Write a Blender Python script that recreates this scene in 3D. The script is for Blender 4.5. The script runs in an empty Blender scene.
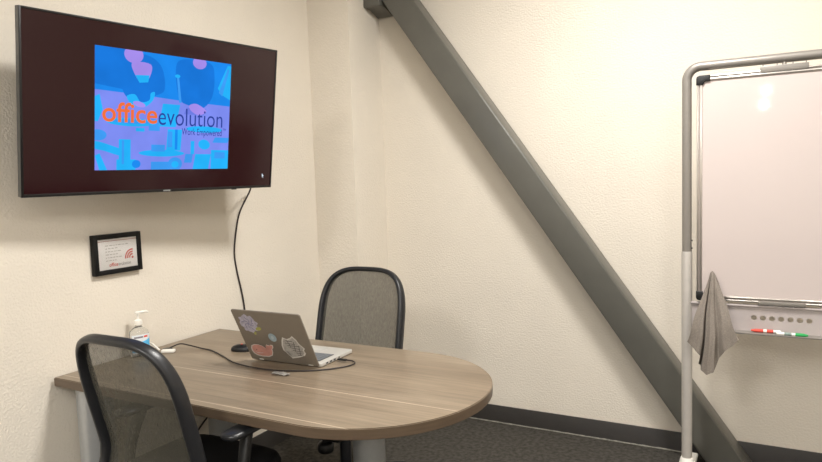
import bpy, bmesh, math, random
from mathutils import Vector, Matrix
random.seed(7)
PI = math.pi
SC = bpy.context.scene
COL = SC.collection

KEY, FILL = 38, 40
EXPO = 1.02                                     # view exposure; screens are dimmed to match
# ------------------------------------------------------------------ helpers
def lin(h):
    if isinstance(h, str):
        h = h.lstrip('#'); v = [int(h[i:i+2], 16)/255 for i in (0, 2, 4)]
    else: v = h
    return tuple(c/12.92 if c <= .04045 else ((c+.055)/1.055)**2.4 for c in v)

def mat(name, col, rough=.5, metal=0., spec=.5, var=.06, scale=40., bump=0., bscale=80., dist=.002, stretch=None, **kw):
    m = bpy.data.materials.new(name); m.use_nodes = True
    nt = m.node_tree; N = nt.nodes; L = nt.links
    b = N['Principled BSDF']
    c = lin(col)
    tc = N.new('ShaderNodeTexCoord'); src = tc.outputs['Object']
    if stretch:
        mp = N.new('ShaderNodeMapping'); mp.inputs['Scale'].default_value = stretch
        L.new(src, mp.inputs['Vector']); src = mp.outputs['Vector']
    nz = N.new('ShaderNodeTexNoise'); nz.inputs['Scale'].default_value = scale; nz.inputs['Detail'].default_value = 4
    L.new(src, nz.inputs['Vector'])
    rp = N.new('ShaderNodeValToRGB')
    rp.color_ramp.elements[0].position = .3; rp.color_ramp.elements[1].position = .7
    rp.color_ramp.elements[0].color = (*[x*(1-var) for x in c], 1)
    rp.color_ramp.elements[1].color = (*[min(1, x*(1+var)) for x in c], 1)
    L.new(nz.outputs['Fac'], rp.inputs['Fac']); L.new(rp.outputs['Color'], b.inputs['Base Color'])
    b.inputs['Roughness'].default_value = rough; b.inputs['Metallic'].default_value = metal
    b.inputs['Specular IOR Level'].default_value = spec
    for k, v in kw.items(): b.inputs[k.replace('_', ' ')].default_value = v
    if bump:
        n2 = N.new('ShaderNodeTexNoise'); n2.inputs['Scale'].default_value = bscale; n2.inputs['Detail'].default_value = 3
        L.new(src, n2.inputs['Vector'])
        bp = N.new('ShaderNodeBump'); bp.inputs['Strength'].default_value = bump; bp.inputs['Distance'].default_value = dist
        L.new(n2.outputs['Fac'], bp.inputs['Height']); L.new(bp.outputs['Normal'], b.inputs['Normal'])
    return m

def emit(name, col, strength, var=.08, scale=9.):
    m = bpy.data.materials.new(name); m.use_nodes = True
    nt = m.node_tree; N = nt.nodes; L = nt.links; N.clear()
    o = N.new('ShaderNodeOutputMaterial'); e = N.new('ShaderNodeEmission'); c = lin(col)
    tc = N.new('ShaderNodeTexCoord'); nz = N.new('ShaderNodeTexNoise'); nz.inputs['Scale'].default_value = scale
    L.new(tc.outputs['Object'], nz.inputs['Vector'])
    rp = N.new('ShaderNodeValToRGB'); rp.color_ramp.elements[0].position = .35; rp.color_ramp.elements[1].position = .65
    rp.color_ramp.elements[0].color = (*[x*(1-var) for x in c], 1); rp.color_ramp.elements[1].color = (*[x*(1+var) for x in c], 1)
    L.new(nz.outputs['Fac'], rp.inputs['Fac']); L.new(rp.outputs['Color'], e.inputs['Color'])
    e.inputs['Strength'].default_value = strength; L.new(e.outputs['Emission'], o.inputs['Surface'])
    return m

def obj(name, bm, m, parent=None, smooth=True, angle=40, loc=None):
    me = bpy.data.meshes.new(name)
    bmesh.ops.recalc_face_normals(bm, faces=bm.faces)
    if smooth:
        for f in bm.faces: f.smooth = True
        ca = math.radians(angle)
        for e in bm.edges:
            if len(e.link_faces) == 2 and e.calc_face_angle(0) > ca: e.smooth = False
    bm.to_mesh(me); bm.free()
    for x in (m if isinstance(m, (list, tuple)) else [m]): me.materials.append(x)
    o = bpy.data.objects.new(name, me); COL.objects.link(o)
    if parent: o.parent = parent
    if loc: o.location = loc
    return o

def thing(name, label, cat, loc=(0, 0, 0), rz=0, group=None):
    o = bpy.data.objects.new(name, None); COL.objects.link(o); o.empty_display_size = .05
    o.location = loc; o.rotation_euler = (0, 0, rz)
    return tag(o, label, cat, group)

def tag(o, label, cat, group=None, kind=None):
    o['label'] = label; o['category'] = cat
    if group: o['group'] = group
    if kind: o['kind'] = kind
    return o

def struct(name, bm, m, **k):
    o = obj(name, bm, m, **k); o['kind'] = 'structure'; return o

def box(bm, lo, hi, bev=0., seg=2, M=None, mi=0):
    lo, hi = Vector(lo), Vector(hi); c = (lo+hi)/2; s = hi-lo
    r = bmesh.ops.create_cube(bm, size=1, matrix=Matrix.Translation(c) @ Matrix.Diagonal((*s, 1)))
    vs = r['verts']
    if bev:
        es = list({e for v in vs for e in v.link_edges})
        rr = bmesh.ops.bevel(bm, geom=es, offset=bev, segments=seg, affect='EDGES', profile=.5)
        vs = list({v for f in rr['faces'] for v in f.verts} | {v for v in vs if v.is_valid})
        stack = list(vs); seen = set(vs)
        while stack:
            v = stack.pop()
            for e in v.link_edges:
                w = e.other_vert(v)
                if w not in seen: seen.add(w); stack.append(w)
        vs = list(seen)
    if M is not None: bmesh.ops.transform(bm, matrix=M, verts=vs)
    if mi:
        for f in {f for v in vs for f in v.link_faces}: f.material_index = mi
    return vs

def nb(): return bmesh.new()
def bx(lo, hi, bev=0., seg=2, M=None):
    bm = nb(); box(bm, lo, hi, bev, seg, M); return bm

def sweep(bm, pts, rad, n=12, closed=False, ups=None, flat=None, cap=True, power=2.0):
    """tube along pts; rad a number or list; flat=(a,b) half sizes of a rounded section: a along ups, b across."""
    pts = [Vector(p) for p in pts]; k = len(pts); rings = []
    prev = None
    for i, p in enumerate(pts):
        if closed: t = pts[(i+1) % k]-pts[i-1]
        else: t = pts[min(i+1, k-1)]-pts[max(i-1, 0)]
        t.normalize()
        if ups is not None: a = Vector(ups[i])
        elif prev is None:
            a = Vector((0, 0, 1)) if abs(t.z) < .9 else Vector((0, 1, 0))
        else: a = prev
        a = (a-t*a.dot(t)).normalized(); prev = a; b = t.cross(a)
        if flat is not None:
            fa, fb = flat[i] if isinstance(flat, list) else flat
        else:
            r = rad[i] if isinstance(rad, (list, tuple)) else rad; fa = fb = r
        ring = []
        for j in range(n):
            th = 2*PI*j/n; c, s = math.cos(th), math.sin(th)
            c = math.copysign(abs(c)**(2/power), c); s = math.copysign(abs(s)**(2/power), s)
            ring.append(bm.verts.new(p+a*c*fa+b*s*fb))
        rings.append(ring)
    for i in range(k if closed else k-1):
        A, B = rings[i], rings[(i+1) % k]
        for j in range(n): bm.faces.new((A[j], A[(j+1) % n], B[(j+1) % n], B[j]))
    if cap and not closed:
        bm.faces.new(rings[0][::-1]); bm.faces.new(rings[-1])
    return bm

def tube(pts, r, n=12, **k): return sweep(nb(), pts, r, n, **k)

def spline(ctrl, n=12, closed=False):
    P = [Vector(c) for c in ctrl]; out = []; k = len(P)
    rng = range(k if closed else k-1)
    for i in rng:
        if closed: a, b, c, d = P[i-1], P[i], P[(i+1) % k], P[(i+2) % k]
        else: a, b, c, d = P[max(i-1, 0)], P[i], P[i+1], P[min(i+2, k-1)]
        for j in range(n):
            t = j/n
            out.append(.5*((2*b)+(c-a)*t+(2*a-5*b+4*c-d)*t*t+(3*b-a-3*c+d)*t**3))
    if not closed: out.append(P[-1])
    return out

def lathe(prof, n=32, M=None, sx=1, sy=1, power=2.0, bm=None):
    bm = bm or nb(); rings = []; vs = []
    for r, z in prof:
        if r < 1e-6: v = bm.verts.new((0, 0, z)); rings.append([v]); vs.append(v); continue
        ring = []
        for j in range(n):
            th = 2*PI*j/n; c, s = math.cos(th), math.sin(th)
            c = math.copysign(abs(c)**(2/power), c); s = math.copysign(abs(s)**(2/power), s)
            ring.append(bm.verts.new((r*c*sx, r*s*sy, z)))
        rings.append(ring); vs += ring
    for A, B in zip(rings, rings[1:]):
        for j in range(n):
            a = A[j % len(A)]; b = A[(j+1) % n % len(A)]; c = B[(j+1) % n % len(B)]; d = B[j % len(B)]
            f = []
            for v in (a, b, c, d):
                if v not in f: f.append(v)
            if len(f) > 2: bm.faces.new(f)
    for R, rev in ((rings[0], True), (rings[-1], False)):
        if len(R) > 2: bm.faces.new(R[::-1] if rev else R)
    if M is not None: bmesh.ops.transform(bm, matrix=M, verts=vs)
    return bm

def prism(poly, axis, a, b, bev=0.):
    """poly of 2-D points extruded along an axis from a to b."""
    bm = nb()
    def P(u, v, w):
        return {'x': (w, u, v), 'y': (u, w, v), 'z': (u, v, w)}[axis]
    A = [bm.verts.new(P(u, v, a)) for u, v in poly]; B = [bm.verts.new(P(u, v, b)) for u, v in poly]
    bm.faces.new(A[::-1]); bm.faces.new(B); k = len(poly)
    for i in range(k): bm.faces.new((A[i], A[(i+1) % k], B[(i+1) % k], B[i]))
    if bev:
        bmesh.ops.recalc_face_normals(bm, faces=bm.faces)
        es = [e for e in bm.edges if len(e.link_faces) == 2 and e.calc_face_angle(0) > .6]
        bmesh.ops.bevel(bm, geom=es, offset=bev, segments=3, affect='EDGES', profile=.5)
    return bm

def flat_poly(bm, pts, M, z, mi):
    """a flat coloured shape in the plane of M (u, v) at height z."""
    vs = [bm.verts.new(M @ Vector((u, v, z))) for u, v in pts]
    f = bm.faces.new(vs); f.material_index = mi
    bmesh.ops.triangulate(bm, faces=[f])

def text_poly(bm, s, size, M, z, mi, x, y, bold=0., align='LEFT', width=None, shear=0):
    cu = bpy.data.curves.new('lettering', 'FONT'); cu.body = s; cu.size = size; cu.offset = bold
    cu.align_x = align; cu.shear = shear; cu.resolution_u = 4
    o = bpy.data.objects.new('lettering', cu); COL.objects.link(o)
    dg = bpy.context.evaluated_depsgraph_get(); dg.update()
    me = bpy.data.meshes.new_from_object(o.evaluated_get(dg))
    sx = 1
    if width:
        xs = [v.co.x for v in me.vertices]; sx = width/(max(xs)-min(xs))
        x -= min(xs)*sx
    vs = [bm.verts.new(M @ Vector((x+v.co.x*sx, y+v.co.y, z))) for v in me.vertices]
    for p in me.polygons:
        try:
            f = bm.faces.new([vs[i] for i in p.vertices]); f.material_index = mi
        except ValueError: pass
    bpy.data.objects.remove(o); bpy.data.curves.remove(cu); bpy.data.meshes.remove(me)

def ell(cx, cy, rx, ry, n=20, a0=0, a1=2*PI, rot=0):
    out = []
    for i in range(n if abs(a1-a0-2*PI) < 1e-6 else n+1):
        t = a0+(a1-a0)*i/n; u, v = rx*math.cos(t), ry*math.sin(t)
        out.append((cx+u*math.cos(rot)-v*math.sin(rot), cy+u*math.sin(rot)+v*math.cos(rot)))
    return out

def rrect(x0, y0, x1, y1, r, n=5):
    out = []
    for cx, cy, a in ((x1-r, y1-r, 0), (x0+r, y1-r, PI/2), (x0+r, y0+r, PI), (x1-r, y0+r, 1.5*PI)):
        for i in range(n+1):
            t = a+PI/2*i/n; out.append((cx+r*math.cos(t), cy+r*math.sin(t)))
    return out

# ------------------------------------------------------------------ materials
M_wall = mat('wall_paint', '#e2dacd', .75, var=.02, scale=3, bump=.9, bscale=105, dist=.003, spec=.25)
M_ceil = mat('ceiling_tile', '#e4e0d6', .9, var=.05, scale=200, bump=.2, bscale=160)
M_carpet = mat('carpet', '#504d48', .95, var=.35, scale=45, bump=1, bscale=350, dist=.006, spec=.1)
M_basebd = mat('rubber_baseboard', '#2f2c2a', .55, var=.06, scale=20)
M_bead = mat('carpet_edge', '#8d8a80', .8, var=.3, scale=60)
M_brace = mat('brace_paint', '#605f59', .3, var=.05, scale=9, bump=.08, bscale=200)
M_black = mat('black_plastic', '#131415', .42, var=.1)
M_frameblk = mat('satin_black_plastic', '#202124', .34, var=.08, bump=.1, bscale=400)
M_fabric = mat('black_seat_fabric', '#161618', .9, var=.35, scale=300, bump=.4, bscale=500, spec=.2)
M_silver = mat('silver_paint', '#b9bcbe', .32, metal=.55, var=.03)
M_chrome = mat('gas_lift_steel', '#33353a', .3, metal=.6)
M_tvbody = mat('tv_black_plastic', '#101012', .35)
M_tvside = mat('tv_edge_metal', '#5e5f60', .35, metal=.6)
M_red = mat('red_print', '#d04a3c', .6)
M_grey_ink = mat('grey_print', '#8d8a88', .7)
M_white = mat('white_plastic', '#ece9e2', .4, var=.02)
M_paper = mat('paper', '#f4f1ee', .6, var=.02)
M_alum = mat('aluminium', '#c8c2bc', .28, metal=.85, var=.03)
M_post = mat('stand_grey_paint', '#b9b4ae', .38, metal=.25, var=.03)
M_post_dark = mat('stand_dark_grey_paint', '#88837d', .38, metal=.25, var=.03)
M_trayplate = mat('tray_grey_paint', '#b9b0ae', .42, metal=.1, var=.03)
M_board = mat('whiteboard_enamel', '#c9bdb9', .035, var=.012, scale=2.5, spec=.5)
M_towel = mat('grey_microfibre', '#827a72', .95, var=.16, scale=240, bump=.7, bscale=420, dist=.003, spec=.1)
M_green = mat('green_cap', '#1f9a50', .4)
M_laplid = mat('laptop_lid_metal', '#857d72', .4, metal=.35, var=.02)
M_lapdeck = mat('laptop_deck_silver', '#cfcdc8', .35, metal=.35, var=.02)
M_key = mat('laptop_keys', '#70757a', .5)
M_dark = mat('dark_recess', '#26262a', .5)
M_cable = mat('black_cable', '#2a2322', .5)

def wood():
    m = bpy.data.materials.new('walnut_laminate'); m.use_nodes = True
    nt = m.node_tree; N = nt.nodes; L = nt.links; b = N['Principled BSDF']
    tc = N.new('ShaderNodeTexCoord')
    def noise(scale, st, detail=5):
        mp = N.new('ShaderNodeMapping'); mp.inputs['Scale'].default_value = st; L.new(tc.outputs['Object'], mp.inputs['Vector'])
        n = N.new('ShaderNodeTexNoise'); n.inputs['Scale'].default_value = scale; n.inputs['Detail'].default_value = detail
        n.inputs['Roughness'].default_value = .6; L.new(mp.outputs['Vector'], n.inputs['Vector']); return n
    n1 = noise(2.2, (.5, 7, 7)); n2 = noise(9, (.35, 9, 9)); n3 = noise(1.2, (1.3, 2.5, 1))
    def ramp(n, a, c, p0=.3, p1=.7):
        r = N.new('ShaderNodeValToRGB'); r.color_ramp.elements[0].position = p0; r.color_ramp.elements[1].position = p1
        r.color_ramp.elements[0].color = (*lin(a), 1); r.color_ramp.elements[1].color = (*lin(c), 1)
        L.new(n.outputs['Fac'], r.inputs['Fac']); return r
    r1 = ramp(n1, '#6d6152', '#988975'); r2 = ramp(n2, '#675b4e', '#a0917e'); 
    mx = N.new('ShaderNodeMix'); mx.data_type = 'RGBA'; mx.inputs['Factor'].default_value = .45
    L.new(r1.outputs['Color'], mx.inputs['A']); L.new(r2.outputs['Color'], mx.inputs['B'])
    r3 = ramp(n3, '#d8d0c8', '#ffffff')
    m2 = N.new('ShaderNodeMix'); m2.data_type = 'RGBA'; m2.blend_type = 'MULTIPLY'; m2.inputs['Factor'].default_value = .8
    L.new(mx.outputs['Result'], m2.inputs['A']); L.new(r3.outputs['Color'], m2.inputs['B'])
    # planks: thin pale joints running along the grain
    sp = N.new('ShaderNodeSeparateXYZ'); L.new(tc.outputs['Object'], sp.inputs['Vector'])
    fr = N.new('ShaderNodeMath'); fr.operation = 'WRAP'; fr.inputs[1].default_value = .258; fr.inputs[2].default_value = 0
    off = N.new('ShaderNodeMath'); off.operation = 'ADD'; off.inputs[1].default_value = .138+.258*3
    L.new(sp.outputs['Y'], off.inputs[0]); L.new(off.outputs[0], fr.inputs[0])
    lt = N.new('ShaderNodeMath'); lt.operation = 'LESS_THAN'; lt.inputs[1].default_value = .0045; L.new(fr.outputs[0], lt.inputs[0])
    lm_ = N.new('ShaderNodeMath'); lm_.operation = 'LESS_THAN'; lm_.inputs[1].default_value = -.1; L.new(sp.outputs['Y'], lm_.inputs[0])
    ml_ = N.new('ShaderNodeMath'); ml_.operation = 'MULTIPLY'; L.new(lm_.outputs[0], ml_.inputs[0]); L.new(lt.outputs[0], ml_.inputs[1])
    mu = N.new('ShaderNodeMath'); mu.operation = 'MULTIPLY'; mu.inputs[1].default_value = .5; L.new(ml_.outputs[0], mu.inputs[0])
    m3 = N.new('ShaderNodeMix'); m3.data_type = 'RGBA'; m3.inputs['B'].default_value = (*lin('#d8c5ae'), 1)
    L.new(mu.outputs[0], m3.inputs['Factor']); L.new(m2.outputs['Result'], m3.inputs['A'])
    L.new(m3.outputs['Result'], b.inputs['Base Color'])
    b.inputs['Roughness'].default_value = .33; b.inputs['Specular IOR Level'].default_value = .5
    return m
M_wood = wood()
M_edge = mat('walnut_edge_band', '#5f5041', .35, var=.12, scale=14, stretch=(.6, .6, 8))

def mesh_cloth():
    m = bpy.data.materials.new('chair_back_mesh'); m.use_nodes = True
    nt = m.node_tree; N = nt.nodes; L = nt.links; b = N['Principled BSDF']; out = N['Material Output']
    b.inputs['Base Color'].default_value = (*lin('#4c4a42'), 1); b.inputs['Roughness'].default_value = .75
    b.inputs['Specular IOR Level'].default_value = .25
    tr = N.new('ShaderNodeBsdfTransparent'); mx = N.new('ShaderNodeMixShader')
    tc = N.new('ShaderNodeTexCoord')
    mp = N.new('ShaderNodeMapping'); mp.inputs['Scale'].default_value = (160, 160, 45); mp.inputs['Rotation'].default_value = (0, .5, 0)
    L.new(tc.outputs['Object'], mp.inputs['Vector'])
    nz = N.new('ShaderNodeTexNoise'); nz.inputs['Scale'].default_value = 1.; nz.inputs['Detail'].default_value = 2
    L.new(mp.outputs['Vector'], nz.inputs['Vector'])
    rp = N.new('ShaderNodeValToRGB'); rp.color_ramp.elements[0].position = .3; rp.color_ramp.elements[1].position = .7
    rp.color_ramp.elements[0].color = (.2,)*3+(1,); rp.color_ramp.elements[1].color = (.28,)*3+(1,)
    L.new(nz.outputs['Fac'], rp.inputs['Fac'])
    L.new(rp.outputs['Color'], mx.inputs['Fac']); L.new(b.outputs[0], mx.inputs[1]); L.new(tr.outputs[0], mx.inputs[2])
    L.new(mx.outputs[0], out.inputs['Surface'])
    return m
M_mesh = mesh_cloth()

# ------------------------------------------------------------------ the room
RX, RY, RZ = 5.2, -11.5, 3.0
struct('floor', bx((-.15, RY-.15, -.1), (RX+.15, .15, 0)), M_carpet, smooth=False)
struct('ceiling', bx((-.15, RY-.15, RZ), (RX+.15, .15, RZ+.1)), M_ceil, smooth=False)
struct('wall_left', bx((-.15, RY, 0), (0, 0, RZ)), M_wall, smooth=False)
struct('wall_back', bx((-.15, 0, 0), (RX, .15, RZ)), M_wall, smooth=False)
struct('wall_right', bx((RX, RY, 0), (RX+.15, .15, RZ)), M_wall, smooth=False)
struct('wall_front', bx((-.15, RY-.15, 0), (RX, RY, RZ)), M_wall, smooth=False)
struct('wall_column', bx((0, -.338, 0), (.29, 0, RZ)), M_wall, smooth=False)
BH = .1
def base_prof(d): return [(0, 0), (d+.004, 0), (d, .012), (d, BH-.003), (d-.002, BH), (0, BH)]
struct('baseboard_back', prism([(-u, v) for u, v in base_prof(.009)], 'x', .299, RX), M_basebd)
struct('baseboard_left', prism(base_prof(.009), 'y', -8, -.347), M_basebd)
bm = prism([(-.338-u, v) for u, v in base_prof(.009)], 'x', 0, .299)
box(bm, (.29, -.347, 0), (.299, -.009, BH))
struct('baseboard_column', bm, M_basebd)
# frayed carpet edge along the wall
bm = nb(); rnd = random.Random(3)
pts = [Vector((.31+.02*i, -.0165+rnd.uniform(-.0015, .0015), .003)) for i in range(90)]
sweep(bm, pts, [rnd.uniform(.0025, .005) for _ in pts], 6)
struct('trim_1', bm, M_bead)

# diagonal steel brace
def ztop(x): return 2.465-1.415*(x-.611)
def zbot(x): return 2.199-1.418*(x-.611)
x_at = lambda fn, z: .611+((2.465 if fn is ztop else 2.199)-z)/(1.415 if fn is ztop else 1.418)
poly = [(.291, zbot(.291)), (x_at(zbot, .001), .001), (x_at(ztop, .001), .001), (.291, ztop(.291))]
br = tag(bpy.data.objects.new('diagonal_brace', None), 'thick grey steel tube brace slanting down across the back wall', 'steel brace', kind='thing')
COL.objects.link(br); br.location = (2.25, -.08, 0)
T0 = Vector((-2.25, .08, 0))
o = obj('steel_tube', prism([(x-2.25, z) for x, z in poly], 'y', -.15+.08, -.014+.08, bev=.009), M_brace, br)
gp = [(-.174+.08, 2.68), (-.174+.08, 2.466), (-.10+.08, 2.462), (-.014+.08, 2.43), (-.014+.08, 2.68)]
o = obj('gusset', prism(gp, 'x', .2905-2.25, .40-2.25, bev=.004), M_brace, br)

# ------------------------------------------------------------------ ceiling lights and added fill panels
def ceiling_light(x, y, sx, sy, watts, col, label, spread=PI):
    t = thing('ceiling_light', label, 'ceiling light', (x, y, RZ), group='ceiling light panels')
    bm = nb(); w = .03
    for lo, hi in (((-sx/2-w, -sy/2-w, -.02), (-sx/2, sy/2+w, -.0005)), ((sx/2, -sy/2-w, -.02), (sx/2+w, sy/2+w, -.0005)),
                   ((-sx/2, -sy/2-w, -.02), (sx/2, -sy/2, -.0005)), ((-sx/2, sy/2, -.02), (sx/2, sy/2+w, -.0005))):
        box(bm, lo, hi)
    obj('light_frame', bm, M_white, t, smooth=False)
    la = bpy.data.lights.new('light_panel', 'AREA'); la.shape = 'RECTANGLE'; la.size = sx; la.size_y = sy
    la.energy = watts; la.color = lin(col); la.spread = spread
    lo = bpy.data.objects.new('light_panel', la); COL.objects.link(lo); lo.parent = t; lo.location = (0, 0, -.012)
    return t
ceiling_light(1.95, -1.45, .5, .5, KEY, '#fffcf7', 'square ceiling light panel nearest the back wall')
ceiling_light(3.2, -4.0, .6, 1.2, FILL*.45, '#fffcf7', 'added long fill light panel between table and whiteboard')  # fill panels here and below are added, unseen, to light the walls evenly
ceiling_light(1.3, -5.2, .6, 1.2, FILL*1.25, '#fffcf7', 'added long fill light panel near the left wall')
ceiling_light(3.8, -6.4, .6, 1.2, FILL*1.35, '#fffcf7', 'added long fill light panel near the right wall')
ceiling_light(4.3, -1.4, .6, .6, 11, '#fffcf7', 'added square fill light panel near the right wall')  # added unseen panel, brightens the back wall under the whiteboard
def pendant(x, y, z, r, watts, label):
    t = thing('pendant_light', label, 'pendant light', (x, y, z), group='pendant lights at the hall end')
    obj('lamp_shade', lathe([(r, .004), (r+.012, .004), (r+.01, .05), (.03, .09), (0, .092)], 24), M_white, t)
    obj('rod', lathe([(0, .09), (.006, .09), (.006, RZ-z), (0, RZ-z)], 10), M_white, t)
    la = bpy.data.lights.new('lamp', 'POINT'); la.shadow_soft_size = r*.45; la.energy = watts; la.color = lin('#fffcf7')
    lo = bpy.data.objects.new('lamp', la); COL.objects.link(lo); lo.parent = t; lo.location = (0, 0, -r*.7)
pendant(2.28, -10.2, 2.78, .11, 9, 'larger white pendant lamp at the hall end')
pendant(2.26, -9.4, 2.48, .10, 7, 'lower white pendant lamp at the hall end')

# ------------------------------------------------------------------ table
TZ0, TZ1 = .705, .74
TX0, TY0, TY1 = .014, -2.047, -1.187
CY, RR, CX = (TY0+TY1)/2, (TY1-TY0)/2, 1.180
tb = thing('conference_table', 'walnut laminate table with rounded end standing against the left wall', 'table', (.8, CY, 0))
OUT = [(TX0, TY0), (CX, TY0)]+[(CX+RR*math.cos(a), CY+RR*math.sin(a)) for a in [(-PI/2+PI*i/64) for i in range(1, 64)]]+[(CX, TY1), (TX0, TY1)]
bm = prism([(x-.8, y-CY) for x, y in OUT], 'z', TZ0, TZ1)
bmesh.ops.recalc_face_normals(bm, faces=bm.faces)
es = [e for e in bm.edges if len(e.link_faces) == 2 and e.calc_face_angle(0) > 1.2 and (abs(e.verts[0].co.z-e.verts[1].co.z) < 1e-5)]
bmesh.ops.bevel(bm, geom=es, offset=.0025, segments=2, affect='EDGES')
for f in bm.faces:
    if abs(f.normal.z) < .5: f.material_index = 1
obj('tabletop', bm, [M_wood, M_edge], tb)
def leg(x, y, r):
    l = obj('leg', lathe([(0, .018), (r, .018), (r, TZ0-.012), (r+.012, TZ0-.012), (r+.012, TZ0), (0, TZ0)], 40), M_silver, tb, loc=(x-.8, y-CY, 0))
    obj('leg_foot', lathe([(0, 0), (r+.02, 0), (r+.02, .012), (r+.006, .018), (0, .018)], 40), M_black, l)
leg(.105, -1.945, .066); leg(.105, -1.29, .066); leg(1.172, -1.63, .058)

# ------------------------------------------------------------------ chairs
WB, WT, BS, NN, CC = .494, .488, .459, 3.53, .04
REC = .235
def half_w(s):
    """outer half width of the back at height s above the lumbar line"""
    Rt = .6*BS; wid = WB+(WT-WB)*max(s, 0)/BS
    if s <= BS-Rt: return wid/2
    q = min(1, (s-(BS-Rt))/Rt); return wid/2*(1-q**NN)**(1/NN)
LZ = .577                                      # height of the lumbar line
def back_pt(w, s, extra=0.):
    """chair-local point of the back: w sideways, s along the back; +y is the way the sitter faces"""
    f = CC*(2*w/WB)**2
    d = max(0, .07-s)                              # below the lumbar bend the back swings rearward again
    if s >= 0: return Vector((w, f-s*math.sin(REC)-3.3*d*d+extra, LZ+s*math.cos(REC)))
    f += -s*math.sin(REC)-3.3*d*d
    d = -s; return Vector((w, f+extra, LZ-d*.985))
def back_nrm(s): return Vector((0, math.cos(REC), math.sin(REC))) if s >= 0 else Vector((0, 1, 0.0))

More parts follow.
